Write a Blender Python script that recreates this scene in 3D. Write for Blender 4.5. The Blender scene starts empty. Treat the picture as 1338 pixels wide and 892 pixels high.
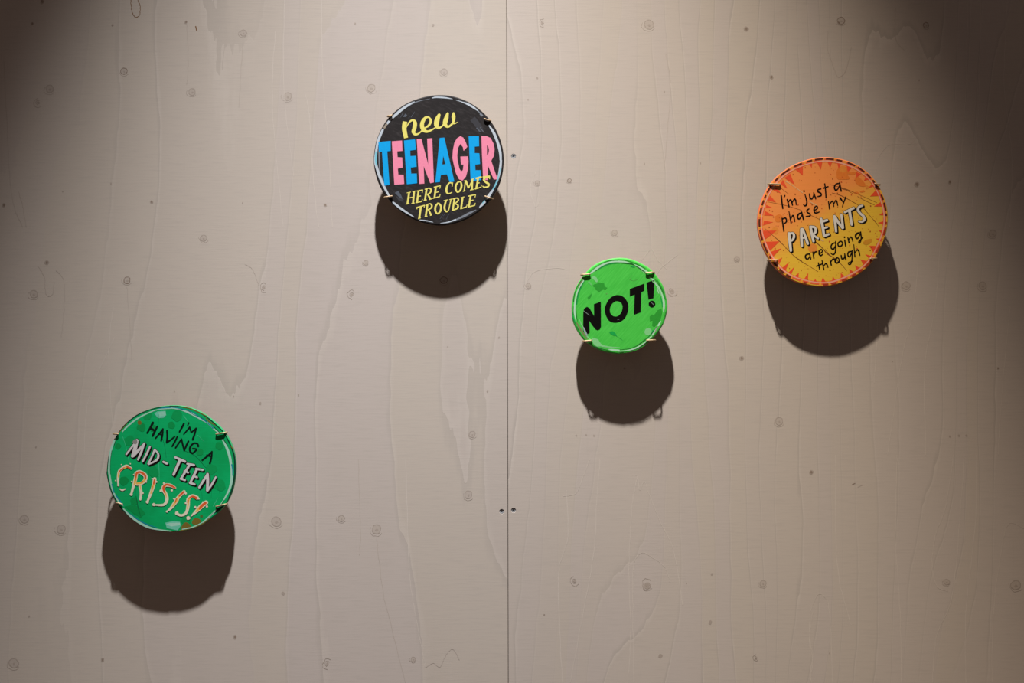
import bpy, bmesh, math, random
import numpy as np
from mathutils import Vector, Matrix
from mathutils.geometry import tessellate_polygon, delaunay_2d_cdt

# ------------------------------------------------------------------ camera
S = 0.0015            # metres per photo pixel on the wall plane
DIST = 2.8            # camera to wall
ZC = 1.5              # camera height
sc = bpy.context.scene
col = sc.collection
cd = bpy.data.cameras.new('camera')
cam = bpy.data.objects.new('camera', cd)
col.objects.link(cam)
cam.location = (0, -DIST, ZC)
cam.rotation_euler = (math.radians(90), 0, 0)
cd.sensor_width = 36
cd.lens = 36 * DIST / (1338 * S)
cd.clip_start = 0.01
sc.camera = cam

# ------------------------------------------------------------------ light
WORLD_COL = (1.0, 0.765, 0.68)
WORLD_STR = 0.084
SPOT_POS = (-0.19, -1.33, 5.12)
SPOT_AIM = (-0.01, 0.0, 0.12)
SPOT_ROLL = 9.4
SPOT_ANGLE = 37.0
SPOT_OVAL = (1.0, 0.894, 1.0)     # the beam is slightly wider than high
SPOT_BLEND = 1.0
SPOT_W = 1500
# colour over beam angle of the lamp's lens: sideways angle -> colour
SPOT_TINT = ((-0.25, (1, 0.975, 0.97)), (0.0, (1, 0.985, 1.0)), (0.08, (1, 0.945, 0.895)), (0.16, (1, 0.90, 0.79)), (0.25, (1, 0.84, 0.68)))
w = bpy.data.worlds.new('world')
sc.world = w
w.use_nodes = True
bgn = w.node_tree.nodes['Background']
bgn.inputs['Color'].default_value = (*WORLD_COL, 1)
bgn.inputs['Strength'].default_value = WORLD_STR
ld = bpy.data.lights.new('gallery_spotlight', 'SPOT')
ld.energy = SPOT_W
ld.use_nodes = True
lt = ld.node_tree
lem = lt.nodes['Emission']
ltc = lt.nodes.new('ShaderNodeTexCoord')
lsx = lt.nodes.new('ShaderNodeSeparateXYZ')
lt.links.new(ltc.outputs['Normal'], lsx.inputs[0])
lmr = lt.nodes.new('ShaderNodeMapRange')
lt.links.new(lsx.outputs[0], lmr.inputs[0])
lmr.inputs[1].default_value = -0.25
lmr.inputs[2].default_value = 0.25
lrp = lt.nodes.new('ShaderNodeValToRGB')
lt.links.new(lmr.outputs[0], lrp.inputs[0])
lt.links.new(lrp.outputs[0], lem.inputs['Color'])
while len(lrp.color_ramp.elements) < len(SPOT_TINT):
    lrp.color_ramp.elements.new(0.5)
for el, (px_, c_) in zip(lrp.color_ramp.elements, SPOT_TINT):
    el.position = (px_ + 0.25) / 0.5
for el, (px_, c_) in zip(lrp.color_ramp.elements, SPOT_TINT):
    el.color = (*c_, 1)
ld.spot_size = math.radians(SPOT_ANGLE)
ld.spot_blend = SPOT_BLEND
ld.shadow_soft_size = 0.045
lo = bpy.data.objects.new('gallery_spotlight', ld)
col.objects.link(lo)
lo.location = SPOT_POS
lo.rotation_euler = (Vector(SPOT_AIM) - Vector(SPOT_POS)).to_track_quat('-Z', 'Y').to_matrix().__matmul__(Matrix.Rotation(math.radians(SPOT_ROLL), 3, 'Z')).to_euler()
lo.scale = SPOT_OVAL
vs = sc.view_settings
vs.view_transform = 'Standard'
vs.look = 'None'
vs.gamma = 1
vs.use_curve_mapping = False
vs.exposure = 0.0

# ------------------------------------------------------------------ helpers
def lin(c):
    r = []
    for v in c:
        v /= 255.0
        r.append(v / 12.92 if v <= 0.04045 else ((v + 0.055) / 1.055) ** 2.4)
    return tuple(r)


class NT:
    """tiny node helper"""
    def __init__(self, name, rough=0.6, spec=0.3):
        self.m = bpy.data.materials.new(name)
        self.m.use_nodes = True
        self.t = self.m.node_tree
        self.b = self.t.nodes['Principled BSDF']
        self.b.inputs['Roughness'].default_value = rough
        self.b.inputs['Specular IOR Level'].default_value = spec

    def n(self, typ, **kw):
        nd = self.t.nodes.new(typ)
        for k, v in kw.items():
            setattr(nd, k, v)
        return nd

    def link(self, a, b):
        self.t.links.new(a, b)

    def math(self, op, a, b=None, c=None):
        nd = self.n('ShaderNodeMath', operation=op)
        for i, v in enumerate((a, b, c)):
            if v is None:
                continue
            if isinstance(v, (int, float)):
                nd.inputs[i].default_value = v
            else:
                self.link(v, nd.inputs[i])
        return nd.outputs[0]

    def coord(self):
        return self.n('ShaderNodeTexCoord').outputs['Object']

    def mapping(self, vec, scale=(1, 1, 1), rot=(0, 0, 0), loc=(0, 0, 0)):
        nd = self.n('ShaderNodeMapping')
        self.link(vec, nd.inputs['Vector'])
        nd.inputs['Scale'].default_value = scale
        nd.inputs['Rotation'].default_value = rot
        nd.inputs['Location'].default_value = loc
        return nd.outputs[0]

    def noise(self, vec, scale=5, detail=2, rough=0.5, dist=0):
        nd = self.n('ShaderNodeTexNoise')
        self.link(vec, nd.inputs['Vector'])
        nd.inputs['Scale'].default_value = scale
        nd.inputs['Detail'].default_value = detail
        nd.inputs['Roughness'].default_value = rough
        nd.inputs['Distortion'].default_value = dist
        return nd.outputs['Fac']

    def mix(self, fac, a, b, blend='MIX'):
        nd = self.n('ShaderNodeMix', data_type='RGBA', blend_type=blend)
        for s, v in ((nd.inputs[0], fac), (nd.inputs[6], a), (nd.inputs[7], b)):
            if isinstance(v, (int, float)):
                s.default_value = v
            elif isinstance(v, tuple):
                s.default_value = (*v, 1)
            else:
                self.link(v, s)
        return nd.outputs[2]

    def ramp(self, fac, lo, hi):
        nd = self.n('ShaderNodeMapRange', interpolation_type='SMOOTHSTEP')
        self.link(fac, nd.inputs[0])
        nd.inputs[1].default_value = lo
        nd.inputs[2].default_value = hi
        return nd.outputs[0]

    def bump(self, height, strength=0.3, dist=0.001):
        nd = self.n('ShaderNodeBump')
        nd.inputs['Strength'].default_value = strength
        nd.inputs['Distance'].default_value = dist
        self.link(height, nd.inputs['Height'])
        self.link(nd.outputs[0], self.b.inputs['Normal'])

    def base(self, v):
        if isinstance(v, tuple):
            self.b.inputs['Base Color'].default_value = (*v, 1)
        else:
            self.link(v, self.b.inputs['Base Color'])


_paint = {}
def paint(c, alpha=1.0):
    """brushed acrylic paint of one colour (slight mottling, optional dry brush)"""
    key = (c, alpha)
    if key in _paint:
        return _paint[key]
    k = NT('paint_%d_%d_%d' % c, 0.6, 0.2)
    co = k.coord()
    nz = k.noise(co, 260, 3)
    if max(c) < 40:
        k.b.inputs['Specular IOR Level'].default_value = 0.08
    l = lin(c)
    k.base(k.mix(nz, tuple(v * 0.88 for v in l), tuple(min(1, v * 1.12) for v in l)))
    if alpha < 1:
        n2 = k.noise(k.mapping(co, (1, 1, 1)), 420, 3, 0.6)
        k.link(k.ramp(n2, 0.62 - alpha * 0.42, 0.86 - alpha * 0.42), k.b.inputs['Alpha'])
    _paint[key] = k.m
    return k.m


def tag(o, label=None, cat=None, group=None, kind=None):
    for k, v in (('label', label), ('category', cat), ('group', group), ('kind', kind)):
        if v:
            o[k] = v
    return o


def link_mesh(name, me, parent=None):
    o = bpy.data.objects.new(name, me)
    col.objects.link(o)
    if parent:
        o.parent = parent
    return o


# frames: crops of the photo in which outlines were measured -> photo pixels
FR = {}
for k, ox, oy, wpx in (('a', 485, 120, 90), ('b', 570, 120, 90), ('c', 485, 205, 90), ('d', 570, 205, 90),
                       ('e', 745, 335, 65), ('f', 808, 335, 65), ('g', 745, 398, 65), ('h', 808, 398, 65),
                       ('n', 736, 326, 150),
                       ('i', 988, 203, 90), ('j', 1075, 203, 90), ('k', 988, 288, 90), ('l', 1075, 288, 90),
                       ('p', 980, 195, 200),
                       ('q', 136, 526, 90), ('r', 222, 526, 90), ('s', 136, 610, 90), ('t', 222, 610, 90),
                       ('x', 0, 0, 892)):
    FR[k] = (ox, oy, wpx / 892.0)


def P(s):
    """'a 12,34,20 56,78 b 1,2' -> [(px, py, width_px)]"""
    out = []
    f = FR['x']
    wd = 2.0
    for tk in s.split():
        if tk in FR:
            f = FR[tk]
            continue
        v = [float(q) for q in tk.split(',')]
        if len(v) > 2:
            wd = v[2] * f[2]
        out.append((f[0] + v[0] * f[2], f[1] + v[1] * f[2], wd))
    return out


def spline(pts, closed=False, n=4):
    if len(pts) < 3:
        return list(pts)
    out = []
    m = len(pts)
    for i in range(m if closed else m - 1):
        if closed:
            p0, p1, p2, p3 = pts[(i - 1) % m], pts[i], pts[(i + 1) % m], pts[(i + 2) % m]
        else:
            p0, p1, p2, p3 = pts[max(i - 1, 0)], pts[i], pts[i + 1], pts[min(i + 2, m - 1)]
        for j in range(n):
            t = j / n
            out.append(tuple(0.5 * (2 * b + (c - a) * t + (2 * a - 5 * b + 4 * c - d) * t * t + (3 * b - a - 3 * c + d) * t ** 3)
                             for a, b, c, d in zip(p0, p1, p2, p3)))
    if not closed:
        out.append(pts[-1])
    return out


class Flat:
    """flat paint laid on a board: polygons in photo pixels turned into board coordinates"""
    def __init__(self, bd):
        self.bd = bd
        self.co, self.tri, self.rank, self.order = [], [], [], 0
        self.mats = []

    def mi(self, m):
        if m not in self.mats:
            self.mats.append(m)
        return self.mats.index(m)

    def v(self, x, y, layer):
        self.co.append((x, y))
        return len(self.co) - 1

    def face(self, ids, m, layer=1):
        """queue a convex face (a quad is cut in two so a folded one does no harm)"""
        self.order += 1
        for k in range(1, len(ids) - 1):
            a, b, c = ids[0], ids[k], ids[k + 1]
            (x0, y0), (x1, y1), (x2, y2) = self.co[a], self.co[b], self.co[c]
            ar = (x1 - x0) * (y2 - y0) - (x2 - x0) * (y1 - y0)
            if abs(ar) < 1e-4:
                continue
            self.tri.append((a, b, c) if ar > 0 else (a, c, b))
            self.rank.append((layer, self.order, self.mi(m)))

    def poly(self, s, m, layer=1, holes=(), smooth=False):
        def get(q):
            q = P(q) if isinstance(q, str) else q
            if smooth:
                q = spline(q, True)
            return [(a[0], a[1]) for a in q]
        loops = [get(s)] + [get(h) for h in holes]
        flat = [p for l in loops for p in l]
        vs_ = [self.v(x, y, layer) for x, y in flat]
        for tri in tessellate_polygon([[Vector((x, y, 0)) for x, y in l] for l in loops]):
            self.face([vs_[i] for i in tri], m, layer)

    def dot(self, x, y, r, m, layer=1, ry=None, n=14, jit=0.0, rng=random):
        ry = ry or r
        pts = []
        for i in range(n):
            a = 2 * math.pi * i / n
            q = 1 + rng.uniform(-jit, jit)
            pts.append((x + r * q * math.cos(a), y + ry * q * math.sin(a)))
        vs_ = [self.v(px, py, layer) for px, py in pts]
        self.face(vs_, m, layer)

    def blob(self, s, r, m, layer=1, rng=None, jit=0.14):
        x, y, _ = P(s)[0]
        f = FR[s.split()[0]][2]
        rng = rng or random.Random(int(x * 7 + y))
        pts = [(x + r * f * (1 + rng.uniform(-jit, jit)) * math.cos(a), y + r * f * (1 + rng.uniform(-jit, jit)) * math.sin(a), 0)
               for a in [2 * math.pi * i / 11 for i in range(11)]]
        self.poly(pts, m, layer, smooth=True)

    def stroke(self, s, m, layer=1, closed=False, cap=True, smooth=True, dx=0, dy=0, grow=0.0, wmul=1.0):
        pts = P(s) if isinstance(s, str) else s
        if smooth:
            pts = spline(pts, closed)
        elif closed:
            pts = list(pts)
        pts = [(x + dx, y + dy, max(0.15, w_ * wmul + grow)) for x, y, w_ in pts]
        n = len(pts)
        L, R = [], []
        for i, (x, y, w_) in enumerate(pts):
            if closed:
                a, b = pts[i - 1], pts[(i + 1) % n]
            else:
                a, b = pts[max(i - 1, 0)], pts[min(i + 1, n - 1)]
            tx, ty = b[0] - a[0], b[1] - a[1]
            l = math.hypot(tx, ty) or 1
            nx, ny = -ty / l * w_ / 2, tx / l * w_ / 2
            L.append(self.v(x + nx, y + ny, layer))
            R.append(self.v(x - nx, y - ny, layer))
        for i in range(n if closed else n - 1):
            j = (i + 1) % n
            self.face([L[i], L[j], R[j], R[i]], m, layer)
        if cap and not closed:
            for x, y, w_ in (pts[0], pts[-1]):
                self.dot(x, y, w_ / 2, m, layer, n=10)

    def sheet(self):
        """flatten all strokes into one sheet of paint, the topmost colour winning"""
        vs_, _, fs, _, _, _ = delaunay_2d_cdt([Vector(c) for c in self.co], [], self.tri, 0, 1e-4, False)
        co = np.array(self.co)
        T = co[np.array(self.tri)]
        order = sorted(range(len(self.tri)), key=lambda i: self.rank[i])
        T = T[order]
        V = np.array([(v[0], v[1]) for v in vs_])
        C = V[np.array([f[:3] for f in fs])].mean(axis=1)
        so = np.argsort(C[:, 0])
        C = C[so]
        win = np.full(len(C), -1)
        lo_ = np.searchsorted(C[:, 0], T[:, :, 0].min(axis=1))
        hi_ = np.searchsorted(C[:, 0], T[:, :, 0].max(axis=1))
        for k in range(len(T)):
            if lo_[k] == hi_[k]:
                continue
            sl = slice(lo_[k], hi_[k])
            x, y = C[sl, 0], C[sl, 1]
            (ax, ay), (bx, by), (cx, cy) = T[k]
            ins = ((bx - ax) * (y - ay) - (x - ax) * (by - ay) >= 0) & ((cx - bx) * (y - by) - (x - bx) * (cy - by) >= 0) & ((ax - cx) * (y - cy) - (x - cx) * (ay - cy) >= 0)
            win[sl][ins] = k
        fs = [fs[i] for i in so]
        out = [(fs[i], self.rank[order[win[i]]][2]) for i in range(len(fs)) if win[i] >= 0]
        return vs_, out

    def add_to(self, bm, lift, m0=0, raw=False):
        vs_, out = (self.co, [(t, r[2]) for t, r in zip(self.tri, self.rank)]) if raw else self.sheet()
        bv = {}
        for f, mi in out:
            ids = []
            for i in f:
                if i not in bv:
                    X, Z = self.bd.loc(vs_[i][0], vs_[i][1])
                    bv[i] = bm.verts.new((X, -self.bd.front - lift, Z))
                ids.append(bv[i])
            q = bm.faces.new(ids)
            q.normal_update()
            if q.normal.y > 0:
                q.normal_flip()
            q.material_index = m0 + mi

    def build(self, name, parent, lift=0.0003):
        bm = bmesh.new()
        self.add_to(bm, lift)
        me = bpy.data.meshes.new(name)
        bm.to_mesh(me)
        bm.free()
        for m in self.mats:
            me.materials.append(m)
        return link_mesh(name, me, parent)

    def onto_board(self, lift=0.00015, raw=False):
        """the painted decoration belongs to the board's own surface"""
        me = self.bd.board.data
        bm = bmesh.new()
        bm.from_mesh(me)
        m0 = len(me.materials)
        self.add_to(bm, lift, m0, raw)
        bm.to_mesh(me)
        bm.free()
        for m in self.mats:
            me.materials.append(m)


def tube(bm, pts, r, n=10, cap=True):
    """round wire along 3-D points"""
    pts = [Vector(p) for p in pts]
    rings = []
    up = Vector((0, 0, 1))
    for i, p in enumerate(pts):
        t = (pts[min(i + 1, len(pts) - 1)] - pts[max(i - 1, 0)]).normalized()
        u = up if abs(t.dot(up)) < 0.95 else Vector((1, 0, 0))
        a = t.cross(u).normalized()
        b = t.cross(a).normalized()
        rings.append([bm.verts.new(p + a * r * math.cos(2 * math.pi * k / n) + b * r * math.sin(2 * math.pi * k / n)) for k in range(n)])
    for i in range(len(rings) - 1):
        for k in range(n):
            bm.faces.new((rings[i][k], rings[i][(k + 1) % n], rings[i + 1][(k + 1) % n], rings[i + 1][k]))
    if cap:
        bm.faces.new(rings[0][::-1])
        bm.faces.new(rings[-1])


def finish(name, bm, mats, parent=None, smooth=False):
    bmesh.ops.recalc_face_normals(bm, faces=bm.faces)
    me = bpy.data.meshes.new(name)
    bm.to_mesh(me)
    bm.free()
    for m in (mats if isinstance(mats, (list, tuple)) else [mats]):
        me.materials.append(m)
    if smooth:
        for p in me.polygons:
            p.use_smooth = True
    return link_mesh(name, me, parent)


def box(bm, x0, x1, y0, y1, z0, z1):
    v = [bm.verts.new((x, y, z)) for x in (x0, x1) for y in (y0, y1) for z in (z0, z1)]
    for f in ((0, 1, 3, 2), (4, 6, 7, 5), (0, 4, 5, 1), (2, 3, 7, 6), (0, 2, 6, 4), (1, 5, 7, 3)):
        bm.faces.new([v[i] for i in f])


def wx(px):
    return (px - 669) * S


def wz(py):
    return ZC - (py - 446) * S


# ------------------------------------------------------------------ the setting
WALL_A = (196, 187, 177)
def plywood(name, seed, density, wobble, edge_amt, tint_amt):
    k = NT(name, 0.75, 0.15)
    co = k.coord()
    sep = k.n('ShaderNodeSeparateXYZ')
    k.link(co, sep.inputs[0])
    n1 = k.noise(k.mapping(co, (2.6, 1, 0.42), loc=(seed, 0, seed * 0.7)), 1.0, 2.0, 0.45)
    n2 = k.noise(k.mapping(co, (22, 1, 4.0), loc=(seed * 2, 0, 1)), 1.0, 3.0, 0.6)
    t = k.math('ADD', k.math('MULTIPLY', sep.outputs[0], density), k.math('MULTIPLY', n1, wobble))
    t = k.math('ADD', t, k.math('MULTIPLY', n2, 0.55))
    fr = k.math('FRACT', t)
    fl = k.math('FLOOR', t)
    wn = k.n('ShaderNodeTexWhiteNoise', noise_dimensions='1D')
    k.link(fl, wn.inputs['W'])
    # growth-ring edges: a thin pale line with a dark one next to it
    pale = k.math('SUBTRACT', 1.0, k.ramp(fr, 0.0, 0.10))
    dark = k.math('MULTIPLY', k.ramp(fr, 0.90, 0.985), 1.0)
    presence = k.ramp(k.noise(k.mapping(co, (3, 1, 1.1), loc=(seed * 3, 0, 4)), 1.0, 1.0), 0.30, 0.58)
    A = lin(WALL_A)
    warm = tuple(a * b for a, b in zip(A, (1.01, 0.995, 0.965)))
    cool = tuple(a * b for a, b in zip(A, (1.0, 0.985, 1.02)))
    c = k.mix(k.math('MULTIPLY', wn.outputs['Value'], tint_amt), warm, cool)
    c = k.mix(k.math('MULTIPLY', k.math('MULTIPLY', pale, presence), edge_amt), c, tuple(min(1, a * 1.16) for a in A))
    c = k.mix(k.math('MULTIPLY', k.math('MULTIPLY', dark, presence), edge_amt), c, tuple(a * 0.80 for a in A))
    # cloudy whitewash, fine sideways roller lines and streaks down the grain
    cl = k.noise(k.mapping(co, (3.0, 1, 1.2), loc=(seed, 0, 9)), 1.0, 3.0, 0.55)
    c = k.mix(k.math('MULTIPLY', k.ramp(cl, 0.35, 0.7), 0.35), c, tuple(a * b for a, b in zip(A, (0.93, 0.905, 0.88))))
    hl = k.noise(k.mapping(co, (22, 1, 330)), 1.0, 2.0, 0.6)
    c = k.mix(k.math('MULTIPLY', k.ramp(hl, 0.45, 0.75), 0.36), c, tuple(a * 0.84 for a in A))
    vl = k.noise(k.mapping(co, (260, 1, 3.5)), 1.0, 2.0, 0.6)
    c = k.mix(k.math('MULTIPLY', k.ramp(vl, 0.55, 0.8), 0.10), c, tuple(a * 0.82 for a in A))
    k.base(c)
    h = k.math('ADD', k.math('MULTIPLY', hl, 0.35), k.math('MULTIPLY', k.math('MULTIPLY', pale, presence), 0.6))
    h = k.math('ADD', h, k.math('MULTIPLY', k.noise(co, 900, 2), 0.25))
    k.bump(h, 0.3, 0.0006)
    return k.m


def flat_mat(name, c, rough=0.75, spec=0.15, vary=0.12, scale=500):
    k = NT(name, rough, spec)
    l = lin(c)
    k.base(k.mix(k.noise(k.coord(), scale, 2), tuple(a * (1 - vary) for a in l), tuple(a * (1 + vary) for a in l)))
    return k.m


knot_line = flat_mat('knot_ring', (172, 160, 149))
knot_dark = flat_mat('knot_dark', (146, 130, 117))
knot_pale = flat_mat('knot_pale', (204, 194, 183))
knot_brown = flat_mat('knot_brown', (134, 100, 70))
knot_core = flat_mat('knot_core', (186, 175, 164))
raw_wood = flat_mat('raw_wood_edge', (176, 140, 104))

# x, y, radius (photo px), kind: r ring, d dark, p pale swirl, s speck
KNOTS = [(55, 2, 3, 'd'), (42, 31, 2, 'd'), (147, 33, 1.5, 'd'), (243, 29, 2, 'd'), (65, 116, 5, 'r'), (50, 134, 6, 'p'),
 (162, 93, 4.2, 'R'), (251, 120, 4.5, 'r'), (318, 43, 4, 'r'), (376, 126, 5, 'r'), (5, 268, 2.5, 'd'), (82, 250, 1.2, 's'),
 (145, 240, 1.6, 's'), (198, 264, 2.2, 'd'), (317, 265, 1.4, 's'), (425, 268, 2, 'd'), (485, 115, 5, 'r'), (580, 94, 4, 'r'),
 (566, 33, 2, 's'), (464, 31, 1.6, 's'), (709, 30, 5, 'p'), (848, 32, 6, 'r'), (702, 239, 3, 'r'), (744, 236, 2.6, 'R'),
 (702, 102, 1.5, 's'), (975, 38, 3, 'd'), (1008, 101, 2.6, 'd'), (1099, 27, 4.5, 'R'), (1096, 30, 1.8, 'd'), (1210, 33, 3.6, 'R'),
 (1198, 241, 3.2, 'd'), (1241, 238, 2.4, 'd'), (915, 213, 1.4, 's'), (1201, 105, 1.4, 's'), (61, 343, 2.8, 'd'), (44, 384, 5, 'r'),
 (166, 366, 4.4, 'R'), (266, 311, 4, 'r'), (345, 376, 6, 'p'), (228, 511, 1.4, 's'), (305, 518, 1.4, 's'), (340, 527, 2, 's'),
 (390, 516, 1.8, 's'), (47, 584, 1.4, 's'), (478, 343, 3, 'r'), (460, 385, 6, 'p'), (580, 366, 4.4, 'R'), (803, 304, 3.6, 'r'),
 (690, 373, 3.4, 'r'), (617, 567, 4, 'r'), (878, 380, 7, 'p'), (876, 386, 1.4, 's'), (652, 441, 1.5, 's'), (585, 453, 1, 's'),
 (753, 569, 1.4, 's'), (766, 568, 1.2, 's'), (776, 569, 1.4, 's'), (816, 481, 1.4, 'd'), (637, 511, 1.8, 's'), (963, 338, 3, 'r'),
 (969, 468, 2.8, 'd'), (1018, 550, 5, 'r'), (1184, 373, 5, 'r'), (1284, 373, 5, 'r'), (1297, 305, 4.5, 'r'), (1304, 481, 1.4, 'd'),
 (1241, 570, 1.4, 's'), (1253, 569, 1.6, 's'), (1263, 569, 1.6, 's'), (1166, 472, 1, 's'), (32, 678, 5, 'r'), (80, 691, 5.5, 'r'),
 (361, 681, 6, 'r'), (370, 775, 2.6, 's'), (307, 832, 2.6, 'd'), (134, 862, 2.6, 'd'), (18, 866, 6, 'r'), (428, 867, 7, 'p'),
 (38, 805, 1.5, 's'), (492, 691, 6, 'r'), (612, 646, 5, 'r'), (446, 677, 4, 'r'), (751, 759, 6, 'p'), (846, 764, 8, 'p'),
 (846, 765, 4, 'r'), (711, 803, 1, 'd'), (540, 861, 3, 'r'), (863, 857, 3, 's'), (1060, 617, 2.8, 'd'), (997, 762, 4, 'r'),
 (1237, 760, 3.6, 'r'), (1327, 764, 6, 'r'), (928, 813, 2.8, 's'), (988, 859, 4, 'p'), (1084, 853, 1.2, 's'), (897, 762, 1, 's'),
 (690, 130, 1.2, 's'), (868, 120, 1.2, 's'), (842, 214, 1.4, 's'), (930, 750, 1.6, 's')]
# long marks in the veneer: photo-pixel polylines with widths, kind
VEINS = [('x 171,0,0.8 172,12 176,22 182,20 183,8 180,0', 'b'), ('x 256,34,1.3 257,40', 'b'),
 ('x 50,348,0.8 58,362 60,384 68,385 71,368', 'l'), ('x 73,353,0.8 83,366 84,400 80,440', 'l'), ('x 320,345,0.8 330,352 338,372', 'l'),
 ('x 1113,633,1.2 1117,631', 'd'), ('x 1121,636,0.9 1127,633', 'l'), ('x 870,70,0.7 876,110 873,160 868,220', 'l'),
 ('x 700,225,0.8 693,245 700,270 706,258', 'p'), ('x 885,333,0.9 862,352 850,372', 'p'), ('x 830,352,0.8 846,330 852,326 860,340 872,352', 'p'),
 ('x 683,380,0.8 697,356 726,350 740,352', 'p'), ('x 1082,40,0.8 1081,62 1090,90 1096,101 1106,90 1112,62', 'l'),
 ('x 1170,10,0.8 1170,50 1182,66', 'l'), ('x 530,600,0.8 533,700 536,760 548,830 556,872', 'p'), ('x 556,872,0.8 566,866 575,871 583,855 592,848 600,862', 'l'),
 ('x 468,600,0.8 471,680 470,725', 'l'), ('x 492,700,0.8 500,770 512,820 530,892', 'l'), ('x 826,620,0.9 833,622 836,640 842,628 846,640', 'p'),
 ('x 833,622,0.9 826,660 822,740 824,830 820,892', 'p'), ('x 846,640,0.9 862,680 880,720 892,790', 'p'), ('x 828,892,0.8 827,800 828,740 838,722 852,728 868,740 876,760', 'p'),
 ('x 740,640,0.9 742,700 731,740 730,790 735,892', 'p'), ('x 770,600,0.9 755,640 748,646 736,648', 'p'), ('x 784,600,0.9 780,650 776,720 762,800 745,892', 'p'),
 ('x 1058,892,0.9 1062,860 1058,830 1062,800', 'p'), ('x 1092,594,0.9 1092,700 1097,760 1112,816', 'p'), ('x 1172,594,0.9 1170,700 1176,800 1178,892', 'p'),
 ('x 1246,594,0.9 1236,660 1222,700 1218,740 1224,765 1238,772', 'p'), ('x 1260,594,0.9 1254,680 1244,780 1224,830 1218,892', 'p'), ('x 1276,594,0.9 1274,690 1262,800 1262,892', 'p'),
 ('x 1338,690,0.9 1318,684 1308,720 1298,800 1296,892', 'p'), ('x 1060,892,0.9 1058,810 1066,780 1076,778 1084,800 1088,892', 'p'), ('x 1203,297,0.9 1194,400 1178,470 1160,594', 'p'),
 ('x 1150,300,0.9 1146,440 1142,500', 'p'), ('x 1230,297,0.9 1222,400 1208,480 1210,594', 'p'), ('x 1320,400,0.9 1310,500 1304,594', 'p'), ('x 1264,0,0.9 1262,120 1254,240 1256,290', 'p'),
 ('x 1316,0,0.9 1312,110 1322,200 1320,297', 'p'), ('x 1282,0,0.9 1278,150 1270,270', 'p'), ('x 1145,210,0.8 1160,190 1188,188 1196,178', 'p'),
 ('x 24,250,0.7 30,270 34,297', 'l'), ('x 5,80,0.7 10,180 16,260 30,297', 'l'), ('x 150,594,0.7 142,470 148,400', 'p'), ('x 110,594,0.7 116,520 150,440', 'p'),
 ('x 318,40,0.7 314,110 312,140', 'l'), ('x 244,30,0.7 246,80 244,110', 'l'), ('x 398,120,0.7 404,150 409,230 416,297', 'p'), ('x 360,40,0.7 356,140 370,297', 'p'),
 ('x 372,0,0.7 371,120 384,230', 'p'), ('x 420,0,0.7 422,100 430,200 434,297', 'p'), ('x 166,375,0.7 170,430 172,470', 'l')]
HOLES_L = [(655.5, 668)]
HOLES_R = [(671, 204), (671, 666.5)]
RH = 3.3 * S
SEAM = [(wx(662.0), wz(0)), (wx(664.2), wz(892))]
def seam_x(z):
    (x0, z0), (x1, z1) = SEAM
    return x0 + (x1 - x0) * (z - z0) / (z1 - z0)


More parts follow.
